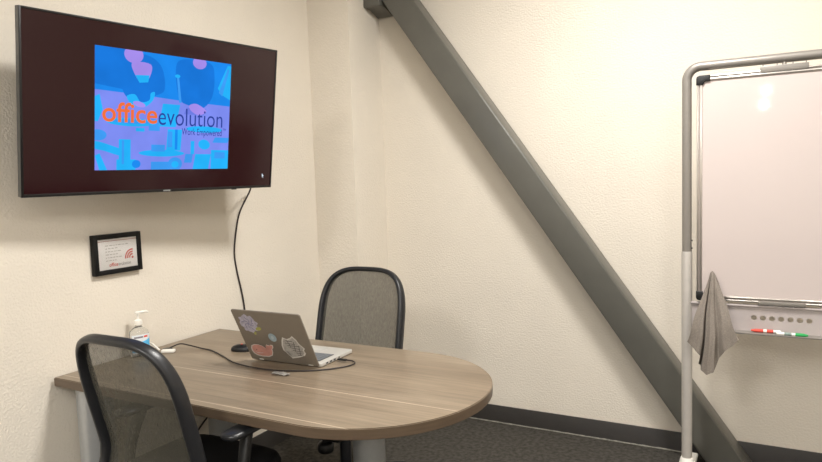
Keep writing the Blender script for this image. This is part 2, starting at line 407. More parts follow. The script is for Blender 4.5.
def make_chair(label):
    t = thing('office_chair', label, 'chair', group='black mesh-back office chairs')
    # frame loop: posts, arch
    path = []; ups = []; fl = []
    ins = .0245
    N = 72
    loop = []
    for i in range(N+1):
        th = PI*i/N; co, si = math.cos(th), math.sin(th)
        w = math.copysign(abs(co)**(2/NN), co); q = abs(si)**(2/NN); Rt = .6*BS; s = BS-Rt+Rt*q
        loop.append((w*(WB+(WT-WB)*s/BS)/2, s))
    lower = [(WB/2, -.16+.16*i/8) for i in range(8)]+[(WB/2+(WT-WB)/2*s/BS, s) for s in (0, .05, .1, .15)]
    full = lower+loop+[(-w, s) for w, s in lower[::-1]]
    for w, s in full:
        ww = w*(1-2*ins/WB); q = min(1, max(0, (s-.12)/.26)); ss = s-.013*q*q*(3-2*q)
        if s < 0: ww *= 1-.45*max(0, -s-.05)
        path.append(back_pt(ww, ss)); ups.append(back_nrm(ss))
        k = min(1, max(0, (s-.28)/.18))
        fl.append((.025-.006*k, .0135-.002*k))
    pre = [(.06, .16, .425), (.14, .08, .41), (.195, -.01, .40)]
    e0 = path[0]
    pre_pts = [Vector(p) for p in pre]
    post_pts = [Vector((-p.x, p.y, p.z)) for p in pre_pts[::-1]]
    P = pre_pts+path+post_pts
    U = [Vector((0, .3, 1))]*2+[Vector((0, .8, .6))]+ups+[Vector((0, .8, .6))]+[Vector((0, .3, 1))]*2
    F = [(.016, .020)]*3+fl+[(.016, .020)]*3
    bm = sweep(nb(), P, None, 16, ups=U, flat=F, power=2.7)
    obj('back_frame', bm, M_frameblk, t, angle=60)
    # mesh panel
    bm = nb(); rows = []
    nr, nc = 34, 24
    smin, smax = -.14, BS-.022
    for i in range(nr+1):
        s = smin+(smax-smin)*i/nr
        hw = max(half_w(s+.010)-.024, .02) if s > .15 else half_w(s)-.024
        rows.append([bm.verts.new(back_pt(hw*(2*j/nc-1), s, .006)) for j in range(nc+1)])
    for A, B in zip(rows, rows[1:]):
        for j in range(nc): bm.faces.new((A[j], A[j+1], B[j+1], B[j]))
    obj('back_mesh', bm, M_mesh, t, angle=80)
    # seat
    bm = nb(); SX, SY, cy = .250, .235, .190
    prof = [(0, .526), (.4, .525), (.75, .522), (.9, .517), (.97, .507), (1, .488), (.985, .460), (.93, .440), (0, .434)]
    rings = []; n = 56
    for k, z in prof:
        if k == 0: rings.append([bm.verts.new((0, cy, z))]); continue
        R = []
        for j in range(n):
            th = 2*PI*j/n; c, s = math.cos(th), math.sin(th)
            c = math.copysign(abs(c)**(2/4.6), c)*k; s = math.copysign(abs(s)**(2/4.6), s)*k
            zz = z-(.007*max(0, s-.55)**1.5 if z > .47 else 0)*2
            zz += .006*c*c if z > .48 else 0
            R.append(bm.verts.new((SX*c, cy+SY*s, zz)))
        rings.append(R)
    for A, B in zip(rings, rings[1:]):
        for j in range(n):
            vs = []
            for v in (A[j % len(A)], A[(j+1) % len(A)], B[(j+1) % len(B)], B[j % len(B)]):
                if v not in vs: vs.append(v)
            bm.faces.new(vs)
    obj('seat', bm, M_fabric, t)
    # mechanism under the seat
    bm = bx((-.10, .04, .35), (.10, .34, .4335), .012)
    box(bm, (-.075, .08, .300), (.075, .30, .352), .012)
    box(bm, (-.19, .17, .41), (.19, .25, .4335), .006)
    me = obj('tilt_mechanism', bm, M_black, t)
    obj('control_knob', lathe([(0, 0), (.030, 0), (.036, .008), (.036, .035), (.028, .045), (.014, .05), (.012, .07), (0, .07)], 20,
        Matrix.Translation((.022, .265, .236))), M_black, me)
    lv = spline([(-.10, .22, .40), (-.18, .23, .40), (-.235, .235, .395)], 6)
    obj('lever', sweep(nb(), lv, .007, 8), M_black, me)
    # arms
    for sgn in (-1, 1):
        X = .262*sgn
        bm = nb(); rings = []
        arc = spline([(.12*sgn, .18, .425), (.20*sgn, .17, .415), (.255*sgn, .15, .435), (.275*sgn, .135, .50), (.272*sgn, .16, .60), (X, .185, .668)], 8)
        fl = [(.017, .012+.008*abs(2*i/(len(arc)-1)-.6)) for i in range(len(arc))]
        ups = [Vector((0, 1, .2))]*len(arc)
        sweep(bm, arc, None, 12, ups=ups, flat=fl, power=2.6)
        ar = obj('armrest', bm, M_black, t)
        padp = [(0, .090), (.55, .094), (.85, .105), (1, .14), (1.04, .19), (1.0, .26), (.85, .31), (.55, .33), (0, .338)]
        bm = nb()
        rr = []
        for k, y in padp:
            if k == 0: rr.append([bm.verts.new((X, y, .684))]); continue
            R = []
            for j in range(16):
                th = 2*PI*j/16; c, s = math.cos(th), math.sin(th)
                R.append(bm.verts.new((X+.040*k*math.copysign(abs(c)**.8, c), y, .682+(.013 if s > 0 else .016)*min(1, k*1.1)*math.copysign(abs(s)**.8, s))))
            rr.append(R)
        for A, B in zip(rr, rr[1:]):
            for j in range(16):
                vs = []
                for v in (A[j % len(A)], A[(j+1) % len(A)], B[(j+1) % len(B)], B[j % len(B)]):
                    if v not in vs: vs.append(v)
                bm.faces.new(vs)
        obj('arm_pad', bm, M_frameblk, ar, angle=70)
    # column and star base
    obj('gas_lift', lathe([(0, .10), (.026, .10), (.026, .30), (.024, .305), (.019, .31), (.019, .302), (0, .302)], 24, Matrix.Translation((0, .145, 0))), M_chrome, t)
    hub = lathe([(0, .075), (.04, .075), (.045, .09), (.04, .125), (.03, .135), (0, .135)], 24, Matrix.Translation((0, .145, 0)))
    base = obj('star_base', hub, M_black, t)
    for k in range(5):
        a = 2*PI*k/5+.3; d = Vector((math.cos(a), math.sin(a), 0)); c0 = Vector((0, .145, 0))
        pp = [c0+d*.03+Vector((0, 0, .108)), c0+d*.15+Vector((0, 0, .098)), c0+d*.29+Vector((0, 0, .078))]
        l = obj('base_leg', sweep(nb(), pp, None, 10, ups=[Vector((0, 0, 1))]*3, flat=[(.018, .026), (.015, .022), (.011, .017)], power=3), M_black, base)
        cb = nb(); ctr = c0+d*.285
        for sd in (-1, 1):
            side = Vector((-d.y, d.x, 0))*sd*.014
            Mx = Matrix.Translation(ctr+side+Vector((0, 0, .029))) @ Matrix.Rotation(a, 4, 'Z') @ Matrix.Rotation(PI/2, 4, 'X')
            lathe([(0, -.009), (.024, -.009), (.028, -.005), (.028, .005), (.024, .009), (0, .009)], 20, Mx, bm=cb)
        box(cb, (-.004, -.02, .025), (.004, .02, .034), M=Matrix.Translation(ctr) @ Matrix.Rotation(a, 4, 'Z'))
        box(cb, (-.006, -.006, .034), (.006, .006, .075), M=Matrix.Translation(ctr) @ Matrix.Rotation(a, 4, 'Z'))
        obj('caster', cb, M_black, base)
    return t

def copy_tree(o, parent=None):
    c = o.copy(); COL.objects.link(c); c.parent = parent
    for ch in list(o.children): copy_tree(ch, c)
    return c
ch = make_chair('black mesh-back office chair with its back to the camera, under the table\'s near side')
ch2 = copy_tree(ch)
ch.location = (.711, -2.198, 0); ch.rotation_euler = (0, 0, .0); ch.scale = (.955, 1, 1)
ch2.location = (.690, -.958, 0); ch2.scale = (1.03, 1, 1.008); ch2.rotation_euler = (0, 0, PI-.003)
ch2['label'] = 'black mesh-back office chair behind the laptop on the table\'s far side'

# ------------------------------------------------------------------ laptop and desk things
TOP = TZ1
lp = thing('laptop', 'open silver laptop covered in stickers on the walnut table', 'laptop', (.742, -1.547, TOP), .028)
LW, LD, LT = .332, .239, .455
bm = nb()
pp = rrect(-LW/2, 0, LW/2, LD-.012, .010)
b0 = prism(pp, 'z', .003, .0155, bev=.0012)
obj('laptop_base', b0, M_lapdeck, lp)
for fx in (-.12, .12):
    for fy in (.03, .19): obj('rubber_foot', bx((fx-.02, fy-.004, 0), (fx+.02, fy+.004, .003)), M_black, lp)
bm = nb(); box(bm, (-.138, .028, .0155), (.138, .132, .0158), mi=0)
for r in range(5):
    n = 14 if r < 4 else 9
    for k in range(n):
        w = .27/n; x0 = -.135+k*w
        box(bm, (x0+.0012, .033+(4-r)*.0195, .0158), (x0+w-.0012, .033+(4-r)*.0195+.0165, .0172), mi=1)
obj('keyboard', bm, [M_dark, M_key], lp, smooth=False)
obj('touchpad', prism(rrect(-.055, .142, .055, .212, .004), 'z', .0155, .0158), mat('touchpad_glass', '#b9b8b4', .3), lp)
# ports on the right side
for y0, y1 in ((.035, .047), (.06, .074), (.085, .099), (.12, .128)):
    obj('side_port', bx((LW/2-.001, y0, .006), (LW/2+.0004, y1, .012)), M_dark, lp, smooth=False)
ML = Matrix.Translation((0, -.0065, .0095)) @ Matrix.Rotation(PI/2+LT, 4, 'X')     # lid: local (u, v) plane, +z = back of the lid (towards camera)
bm = prism(rrect(-LW/2, 0, LW/2, LD+.011, .009), 'z', 0, .006, bev=.0018)
bmesh.ops.transform(bm, matrix=ML, verts=bm.verts)
lid = obj('lid', bm, M_laplid, lp)
bm = prism(rrect(-LW/2+.008, .018, LW/2-.008, LD+.003, .003), 'z', -.0008, 0.0002)
bmesh.ops.transform(bm, matrix=ML, verts=bm.verts)
obj('screen', bm, M_dark, lid)
bm = nb(); sweep(bm, [(-.13, 0, .0145), (.13, 0, .0145)], .0055, 12); obj('hinge', bm, M_alum, lp)
for hp in (-.125, .118): obj('hinge_pad', bx((hp, .003, .0058), (hp+.022, .0065, .0066), M=ML), M_white, lid, smooth=False)
S1 = mat('sticker_lilac', '#a9a5b4', .5, var=.22, scale=90); S2 = mat('sticker_leaf', '#a3a35a', .5, var=.2)
S3 = mat('sticker_rim', '#c9c4bd', .5); S4 = mat('sticker_pink', '#c08a7e', .5, var=.1); S5 = mat('sticker_blue', '#93a5ad', .5)
S6 = mat('sticker_line', '#55524e', .6); S7 = mat('sticker_deep_lilac', '#7d7a94', .5, var=.2)
ZS = .0062
def uv(px): # u from left 0..1, v from bottom 0..1
    return (-LW/2+LW*px[0], (LD+.011)*px[1])
# flower sticker, upper left
bm = nb(); cx, cy = uv((.195, .745))
pet = []; rnd = random.Random(11)
for i in range(72):
    a = 2*PI*i/72; r = .0425+.0035*math.sin(8*a+.5)+.002*math.sin(13*a)
    pet.append((cx+r*math.cos(a), cy+r*math.sin(a)))
flat_poly(bm, pet, ML, ZS, 0)
for k in range(11):
    a = 2*PI*k/11; rr_ = .026 if k % 2 else .016; flat_poly(bm, ell(cx+rr_*math.cos(a), cy+rr_*math.sin(a), .010, .0022, 12, rot=a+.5), ML, ZS+.0002, 1)
flat_poly(bm, ell(cx, cy, .006, .006), ML, ZS+.0004, 1)
flat_poly(bm, ell(cx+.040, cy-.022, .016, .008, 16, rot=.3), ML, ZS+.0001, 2)
flat_poly(bm, ell(cx+.014, cy-.046, .008, .006, 16, rot=1.2), ML, ZS+.0001, 2)
st = obj('flower_sticker', bm, [S1, S7, S2], lid, smooth=False); st['label'] = 'lilac flower sticker with a green leaf'
# round pale blue mark in the middle
bm = nb(); flat_poly(bm, ell(*uv((.474, .505)), .019, .020, 28), ML, ZS, 0)
flat_poly(bm, ell(*uv((.474, .505)), .007, .010, 16, rot=-.3), ML, ZS+.0002, 1)
st = obj('lid_emblem', bm, [S5, mat('emblem_pale', '#a9b6ba', .5)], lid, smooth=False); st['label'] = 'small round pale blue emblem'
# whale sticker, lower left
bm = nb(); wx, wy = uv((.235, .185))
wh = [(-.052, .0), (-.051, .014), (-.044, .026), (-.028, .033), (-.010, .034), (.008, .029), (.022, .018), (.031, .014), (.034, .022), (.024, .030), (.030, .037), (.042, .034), (.050, .039), (.060, .037), (.058, .026), (.049, .018), (.047, .002), (.038, -.012), (.020, -.020), (-.010, -.022), (-.034, -.019), (-.047, -.011)]
cxw = sum(p[0] for p in wh)/len(wh); cyw = sum(p[1] for p in wh)/len(wh)
flat_poly(bm, [(wx+cxw+(u-cxw)*1.09, wy+cyw+(v-cyw)*1.12) for u, v in wh], ML, ZS, 0)
flat_poly(bm, [(wx+u, wy+v) for u, v in wh], ML, ZS+.0002, 1)
flat_poly(bm, ell(wx-.030, wy+.008, .0025, .0025, 10), ML, ZS+.0004, 2)
flat_poly(bm, [(wx-.048, wy-.002), (wx-.030, wy-.0065), (wx-.010, wy-.0065), (wx+.002, wy-.002), (wx-.009, wy-.0085), (wx-.031, wy-.009)], ML, ZS+.0004, 0)
st = obj('whale_sticker', bm, [S3, S4, S6], lid, smooth=False); st['label'] = 'pink whale sticker'
# pale doodle sticker, lower right
bm = nb(); dx, dy = uv((.735, .345))
do = [((u-.735)*LW, (v-.345)*LD) for u, v in ((.605, .47), (.63, .53), (.68, .50), (.735, .53), (.772, .573), (.81, .51), (.83, .43), (.885, .346), (.86, .30), (.875, .25), (.844, .20), (.75, .15), (.656, .117), (.64, .22), (.571, .266), (.575, .36))]
flat_poly(bm, [(dx+u*1.06, dy+v*1.06) for u, v in do], ML, ZS, 0)
flat_poly(bm, [(dx+u*.93, dy+v*.93) for u, v in do], ML, ZS+.0002, 1)
for a, b in (((-.032, .030), (.004, .030)), ((-.034, .020), (.012, .016)), ((-.026, .008), (.030, .008)), ((-.020, -.002), (.028, -.006)), ((-.010, -.014), (.034, -.018)), ((.002, -.026), (.036, -.028)), ((.006, -.037), (.034, -.037)), ((-.022, .036), (-.012, .002)), ((.010, .028), (.002, -.020)), ((.028, .012), (.020, -.036))):
    d = (Vector(b)-Vector(a)).normalized(); n = Vector((-d.y, d.x))*.0014
    flat_poly(bm, [(dx+a[0]+n.x, dy+a[1]+n.y), (dx+a[0]-n.x, dy+a[1]-n.y), (dx+b[0]-n.x, dy+b[1]-n.y), (dx+b[0]+n.x, dy+b[1]+n.y)], ML, ZS+.0004, 2)
st = obj('doodle_sticker', bm, [mat('sticker_white_rim', '#cbc7c0', .5), mat('sticker_grey', '#a29e98', .5, var=.2, scale=120), S6], lid, smooth=False)
st['label'] = 'pale sticker with dark doodle lines'

# charger cable from the plug at the wall side to the laptop's right side
Z = TOP+.0042
ctrl = [(.118, -1.583, TOP+.012), (.140, -1.545, TOP+.022), (.175, -1.525, TOP+.014), (.24, -1.515, Z), (.31, -1.525, Z), (.42, -1.572, Z), (.55, -1.632, Z), (.68, -1.652, Z), (.80, -1.640, Z), (.92, -1.585, Z), (.99, -1.508, Z), (1.005, -1.460, Z+.001), (.985, -1.438, Z+.003), (.955, -1.440, TOP+.009)]
pts = spline(ctrl, 12)
cab = tag(obj('charger_cable', sweep(nb(), pts, .0029, 10), M_cable), 'thin dark charger cable curving across the table to the laptop', 'cable')
Mp = Matrix.Translation((.937, -1.442, TOP+.0093)) @ Matrix.Rotation(.03, 4, 'Z')
obj('plug', bx((-.022, -.0065, -.0035), (.020, .0065, .0035), .002, M=Mp), M_black, cab)
obj('connector', bx((-.028, -.011, -.005), (.012, .011, .006), .003, M=Matrix.Translation((.122, -1.588, TOP+.0075)) @ Matrix.Rotation(.9, 4, 'Z')), M_black, cab)
# white cable and its plug by the wall
wc = tag(obj('white_cable', sweep(nb(), spline([(.006, -1.62, .60), (.006, -1.62, .745), (.03, -1.625, TOP+.030), (.065, -1.632, TOP+.036), (.090, -1.630, TOP+.022), (.104, -1.626, TOP+.010)], 10), .004, 10), M_white), 'white cable looping over the table edge beside the wall', 'cable')
obj('plug', bx((-.028, -.012, -.006), (.030, .012, .007), .004, M=Matrix.Translation((.140, -1.612, TOP+.0068)) @ Matrix.Rotation(.5, 4, 'Z')), M_white, wc)
# small black mouse behind the laptop
ms = thing('computer_mouse', 'small black mouse on the table behind the laptop', 'mouse', (.425, -1.462, TOP), .3)
mp = [(0, .028), (.45, .0265), (.8, .021), (.97, .013), (1, .006), (.96, 0), (0, 0)]
obj('mouse_body', lathe([(k*.048, z) for k, z in mp], 28, sx=1, sy=.62, power=2.5), M_black, ms)
obj('scroll_wheel', lathe([(0, -.003), (.007, -.003), (.007, .003), (0, .003)], 16, Matrix.Translation((.026, 0, .0235)) @ Matrix.Rotation(PI/2, 4, 'X')), M_dark, ms)
o = obj('red_light', lathe([(0, 0), (.005, 0), (.004, .002), (0, .003)], 12, Matrix.Translation((0, 0, .0272))), M_red, ms); o['label'] = 'small red spot'
# clear crumpled tag below the laptop
cl = mat('clear_film', '#b9b5b0', .15, var=.2, scale=60)
bm = nb(); rnd = random.Random(5); rows = []
for i in range(7):
    rows.append([bm.verts.new(((i/6-.5)*.075*(1-.25*abs(j/4-.5)), (j/4-.5)*.030, .0015+rnd.uniform(0, .007))) for j in range(5)])
for A, B in zip(rows, rows[1:]):
    for j in range(4): bm.faces.new((A[j], B[j], B[j+1], A[j+1]))
bmesh.ops.solidify(bm, geom=bm.faces[:], thickness=.0008)
o = tag(obj('plastic_wrapper', bm, cl, loc=(.822, -1.675, TOP+.001)), 'small crumpled clear plastic wrapper on the table below the laptop', 'wrapper'); o.rotation_euler = (0, 0, .1)

# hand sanitizer
sb = thing('sanitizer_bottle', 'clear pump bottle of hand sanitizer on the table against the left wall', 'bottle', (.062, -1.692, TOP), PI/2-.25)
M_clear = mat('clear_plastic', '#f4f4f2', .06, var=.01, Transmission_Weight=.92, IOR=1.25)
obj('bottle_body', lathe([(0, 0), (.036, 0), (.039, .004), (.039, .095), (.036, .108), (.024, .120), (.013, .126), (.013, .134), (0, .134)], 40, sx=1, sy=.62, power=3), M_clear, sb)
bm = nb()
M_lw = mat('label_white', '#dfe4e8', .5); M_lb = mat('label_blue', '#57b5e6', .5, var=.12, scale=50)
def strip(z0f, z1f, off, mi, a0=-2.75, a1=-.4, n=24):
    A, B = [], []
    for i in range(n+1):
        th = a0+(a1-a0)*i/n; c, s = math.cos(th), math.sin(th)
        c = math.copysign(abs(c)**(2/3), c); s = math.copysign(abs(s)**(2/3), s)
        k = i/n
        A.append(bm.verts.new(((.039+off)*c, (.039*.62+off)*s, z0f(k)))); B.append(bm.verts.new(((.039+off)*c, (.039*.62+off)*s, z1f(k))))
    for i in range(n):
        f = bm.faces.new((A[i], A[i+1], B[i+1], B[i])); f.material_index = mi
strip(lambda k: .015, lambda k: .094, .0004, 0)
strip(lambda k: .020, lambda k: .048+.030*k, .0008, 1)
strip(lambda k: .080, lambda k: .087, .0008, 2, -2.3, -1.5)
strip(lambda k: .080, lambda k: .088, .0008, 3, -1.45, -1.0)
obj('label', bm, [M_lw, M_lb, mat('label_ink', '#77737c', .5), M_red], sb)
pu = obj('pump', lathe([(0, .1345), (.0165, .1345), (.0175, .139), (.0165, .152), (.009, .157), (.005, .158), (.005, .178), (.011, .179), (.012, .188), (.008, .191), (0, .191)], 28), M_white, sb)
obj('nozzle', sweep(nb(), [(0, 0, .184), (.02, -.002, .186), (.036, -.003, .186), (.044, -.0035, .182)], [.0065, .0055, .0045, .004], 10), M_white, pu)

# ------------------------------------------------------------------ television
TVO, TVY, TVZ, TILT, TW, SW = .30, -1.6665, 1.748, .1487, 1.1085, -.1338
TH = .572*TW
ah = Vector((-math.sin(SW), math.cos(SW), 0)); n0 = Vector((math.cos(SW), math.sin(SW), 0))
up = Vector((0, 0, 1))*math.cos(TILT)+n0*math.sin(TILT); nn = ah.cross(up).normalized()
MT = Matrix(((ah.x, up.x, nn.x), (ah.y, up.y, nn.y), (ah.z, up.z, nn.z))).to_4x4()
tv = thing('television', 'large black flat television tilted down on the left wall showing a blue slide', 'television')
tv.matrix_world = Matrix.Translation((TVO, TVY, TVZ)) @ MT
W2, H2 = TW/2, TH/2
bm = nb(); bz = .008
box(bm, (-W2, -H2, -.028), (W2, H2, -.006), .003)
box(bm, (-W2*.62, -H2*.85, -.062), (W2*.62, H2*.45, -.027), .012)
obj('tv_body', bm, M_tvbody, tv)
bm = nb()
for lo, hi in (((-W2, -H2, -.0065), (-W2+bz, H2, 0)), ((W2-bz, -H2, -.0065), (W2, H2, 0)), ((-W2+bz, H2-bz, -.0065), (W2-bz, H2, 0)), ((-W2+bz, -H2, -.0065), (W2-bz, -H2+.011, 0))):
    box(bm, lo, hi, .001)
bzl = obj('bezel', bm, M_tvbody, tv)
for sx_ in (-1, 1):
    xa, xb = sorted((sx_*(W2-.0001), sx_*(W2+.0006)))
    o = obj('side_trim', bx((xa, -H2+.001, -.024), (xb, H2-.001, -.001)), M_tvside, tv, smooth=False); o['label'] = 'grey metal edge'
obj('brand_plate', bx((-.016, -H2+.003, 0), (.016, -H2+.008, .0008)), M_silver, bzl, smooth=False)
obj('sensor_bump', bx((-.012+W2*.62, -H2-.004, -.012), (.012+W2*.62, -H2+.002, -.004), .001), M_black, tv)
bm = nb(); box(bm, (-W2+bz-.002, -H2+.010, -.006), (W2-bz+.002, H2-bz+.002, -.0025))
M_screen = mat('lcd_panel', '#0c0608', .1, var=.02, spec=.4)
bs = M_screen.node_tree.nodes['Principled BSDF']
bs.inputs['Emission Color'].default_value = (*lin('#c83048'), 1); bs.inputs['Emission Strength'].default_value = .016
scr = obj('screen', bm, M_screen, tv, smooth=False)
# slide on the screen
E_ = lambda n, c, s=1.0, v=.06: emit(n, c, s/2**EXPO, v)
mats = [E_('slide_lavender', '#7f8ef2', 1.0), E_('slide_blue', '#1f8bf0'), E_('slide_deep_blue', '#1b78dc'), E_('slide_cyan', '#27b4fb'), E_('slide_pink', '#a78fee'),
        E_('slide_orange', '#f2733f', 1., .02), E_('slide_navy', '#30459c', 1., .02), E_('slide_mid_blue', '#3f9df5'), E_('slide_violet', '#6f7ee6'), E_('pointer_white', '#d9e8f2', 1., .01)]
PW, PH = .599, .4515
def S(u, v): return (-PW/2+PW*u, PH/2-PH*v)             # u right, v down, both 0..1
bm = nb(); I = Matrix.Identity(4); z0 = -.0023
def clip01(pts):
    for ax, lim, sg in ((0, 0, 1), (0, 1, -1), (1, 0, 1), (1, 1, -1)):
        out = []
        for a, b in zip(pts, pts[1:]+pts[:1]):
            ia, ib = (a[ax]-lim)*sg >= 0, (b[ax]-lim)*sg >= 0
            if ia: out.append(a)
            if ia != ib:
                t = (lim-a[ax])/(b[ax]-a[ax]); out.append((a[0]+t*(b[0]-a[0]), a[1]+t*(b[1]-a[1])))
        pts = out
    return pts
def sm(pts, lay, mi): sp([(p.x, p.y) for p in spline([(a, b, 0) for a, b in pts], 5, True)], lay, mi)
def sp(pts, lay, mi): flat_poly(bm, [S(*p) for p in clip01(list(pts))], I, z0+lay*.00022, mi)
def el(cx, cy, rx, ry, lay, mi, rot=0): sp(ell(cx, cy, rx, ry, 22, rot=rot), lay, mi)
def rc(x0, y0, x1, y1, lay, mi, sk=0): sp([(x0+sk, y0), (x1+sk, y0), (x1, y1), (x0, y1)], lay, mi)
rc(0, 0, 1, 1, 0, 0)
sp([(0, 0), (1, 0), (1, .40), (.62, .385), (.30, .36), (0, .345)], 1, 1)
sp([(0, .0), (.20, 0), (.16, .2), (.21, .33), (0, .30)], 2, 2)                # dark seat behind left person
sm([(.15, .06), (.20, .02), (.36, .03), (.45, .12), (.47, .30), (.40, .36), (.34, .42), (.22, .40), (.17, .30)], 3, 2)   # left person's jacket
sm([(.24, .10), (.37, .10), (.355, .22), (.30, .25), (.26, .2)], 4, 4); sp([(.26, .2), (.36, .19), (.35, .25), (.29, .26)], 5, 3)
el(.25, .035, .065, .07, 5, 4)                                                # bowed head
sm([(.205, .38), (.26, .36), (.30, .42), (.36, .40), (.37, .34), (.40, .33), (.385, .40), (.33, .46), (.27, .46), (.23, .44)], 5, 3)  # hands
el(.29, .44, .045, .022, 6, 4, .3)
sm([(.55, .12), (.60, .02), (.82, .02), (.86, .16), (.84, .34), (.76, .44), (.66, .42), (.58, .36)], 3, 2)               # right person
el(.735, .03, .055, .055, 5, 4); sm([(.66, .42), (.72, .40), (.80, .46), (.74, .50), (.68, .47)], 5, 4)
sp([(.56, .18), (.575, .17), (.60, .40), (.58, .40)], 4, 7); el(.565, .17, .02, .015, 5, 3)
sp([(.97, .02), (1, .02), (1, .34), (.93, .30), (.89, .24)], 3, 3); sp([(.90, .28), (.97, .05), (.985, .06), (.93, .31)], 4, 7)
rc(.43, .42, .56, .62, 2, 3, .03); rc(.36, .56, .44, .66, 2, 7); rc(.62, .44, .78, .50, 2, 8, .02)
sp([(0, .40), (.03, .38), (.05, .50), (.02, .60), (0, .60)], 2, 3)
el(.24, .595, .17, .035, 2, 3); el(.24, .59, .13, .018, 3, 7)                  # plate
el(.79, .63, .15, .03, 2, 3); rc(.27, .64, .33, .67, 2, 3)
rc(.49, .64, .60, .83, 2, 3, .01); rc(.50, .66, .535, .80, 3, 7); rc(.555, .64, .575, .82, 3, 1)
sm([(.0, .76), (.12, .80), (.19, .84), (.17, .88), (.06, .84), (0, .82)], 2, 3)
el(.02, .71, .055, .045, 3, 7)
rc(.155, .74, .235, .97, 3, 3); rc(.175, .75, .19, .95, 4, 7); rc(.14, .91, .27, 1.0, 3, 3); el(.275, .95, .03, .035, 4, 1)
el(.46, .855, .17, .03, 2, 3); rc(.38, .78, .48, .84, 3, 7)
rc(.38, .93, .52, 1, 2, 7); el(.56, .95, .055, .06, 2, 7); el(.56, .955, .028, .03, 3, 3)
rc(.70, .86, .83, 1, 2, 3, .02); rc(.85, .82, 1, 1, 2, 3); rc(.88, .84, .97, .90, 3, 7)
el(.79, .77, .05, .045, 2, 3, .6); rc(.68, .74, .71, .86, 2, 3); rc(.63, .86, .69, .94, 2, 7, .01)
sp([(.0, .88), (.03, .86), (.08, 1), (.03, 1)], 2, 3); rc(.86, .70, .99, .75, 2, 7, .02)
x, y = S(.045, .595)
text_poly(bm, 'office', .103, I, z0+8*.00022, 5, x, y, bold=.0016, width=PW*.375)
x, y = S(.428, .605)
text_poly(bm, 'evolution', .103, I, z0+9*.00022, 6, x, y, bold=-.0004, width=PW*.51)
x, y = S(.605, .685)
text_poly(bm, 'Work Empowered', .040, I, z0+9*.00022, 6, x, y, width=PW*.33)
x, y = S(.942, .655)
text_poly(bm, '\u2122', .02, I, z0+9*.00022, 6, x, S(0, .645)[1])
pic = obj('slide', bm, mats, scr, smooth=False); pic['label'] = 'lit blue slide with orange and navy lettering'
bm = nb(); cx, cy = .497, -.250
flat_poly(bm, [(cx, cy), (cx+.011, cy-.012), (cx+.006, cy-.0125), (cx+.009, cy-.020), (cx+.006, cy-.021), (cx+.0035, cy-.0135), (cx, cy-.017)], I, z0+.0005, 0)
obj('pointer', bm, mats[9], scr, smooth=False)
# wall mount: plate on the wall and an arm, in world space then parented
inv = tv.matrix_world.inverted()
bm = bx((.0005, TVY-.13, TVZ-.14), (.02, TVY+.13, TVZ+.14), .003); bmesh.ops.transform(bm, matrix=inv, verts=bm.verts)
mt = obj('wall_mount', bm, M_black, tv)
e1 = Vector((TVO, TVY, TVZ))+MT.to_3x3() @ Vector((0, -.05, -.07)); e0 = Vector((.02, TVY+.02, TVZ-.05))
bm = sweep(nb(), [e0, (e0+e1)/2, e1], None, 8, ups=[Vector((0, 0, 1))]*3, flat=(.03, .02), power=5); bmesh.ops.transform(bm, matrix=inv, verts=bm.verts)
obj('mount_arm', bm, M_black, mt)
# cord hanging from the television
q = Vector((TVO, TVY, TVZ))+MT.to_3x3() @ Vector((W2*.82, -H2*.80, -.035))
cord = spline([q, q+Vector((-.03, 0, -.04)), (.055, -.955, 1.43), (.014, -1.000, 1.31), (.006, -1.030, 1.20), (.005, -1.046, 1.10), (.005, -1.036, 1.01), (.006, -1.012, .90), (.006, -.998, .81), (.006, -1.0, .70), (.006, -1.10, .50), (.008, -1.24, .36), (.010, -1.37, .27), (.014, -1.50, .112)], 10)
tag(obj('power_cord', sweep(nb(), cord, .0042, 8), M_cable), 'thin black cord hanging from the television down the left wall', 'cord')

# ------------------------------------------------------------------ framed notice on the wall
FY, FZ, FW, FH = -1.733, 1.184, .227, .167
fr = thing('framed_notice', 'small black picture frame with a wireless notice below the television', 'framed notice', (.0005, FY, FZ))
bw, fd = .020, .024
bm = nb()
for lo, hi in (((0, -FW/2, -FH/2), (fd, -FW/2+bw, FH/2)), ((0, FW/2-bw, -FH/2), (fd, FW/2, FH/2)), ((0, -FW/2+bw, FH/2-bw), (fd, FW/2-bw, FH/2)), ((0, -FW/2+bw, -FH/2), (fd, FW/2-bw, -FH/2+bw))):
    box(bm, lo, hi, .0015)
obj('frame', bm, mat('frame_black', '#0c0c0d', .5, spec=.3), fr)
MP = Matrix(((0, 0, 1, 0), (1, 0, 0, 0), (0, 1, 0, 0), (0, 0, 0, 1)))       # (u, v, z) -> (x=z, y=u, z=v)
bm = nb()
pw, ph = FW-2*bw+.004, FH-2*bw+.004
zz = .0175
flat_poly(bm, [(-pw/2, -ph/2), (pw/2, -ph/2), (pw/2, ph/2), (-pw/2, ph/2)], MP, zz, 0)
flat_poly(bm, [(-pw/2, ph/2-.012), (pw/2, ph/2-.012), (pw/2, ph/2-.0095), (-pw/2, ph/2-.0095)], MP, zz+.0002, 3)
rnd = random.Random(2)
for k, (L0, L1) in enumerate(((-.058, .040), (-.058, -.012), (-.058, .006), (-.058, -.008), (-.058, .012), (-.058, -.012))):
    yy = .034-.0125*k; u = L0
    while u < L1:
        l = rnd.uniform(.006, .016); flat_poly(bm, [(u, yy), (u+l, yy), (u+l, yy+.0032), (u, yy+.0032)], MP, zz+.0002, 4); u += l+.004
ccx, ccy = .070, -.024                                                        # wireless arcs, opening up-left from a dot
flat_poly(bm, ell(ccx, ccy, .0048, .0048, 16), MP, zz+.0002, 1)
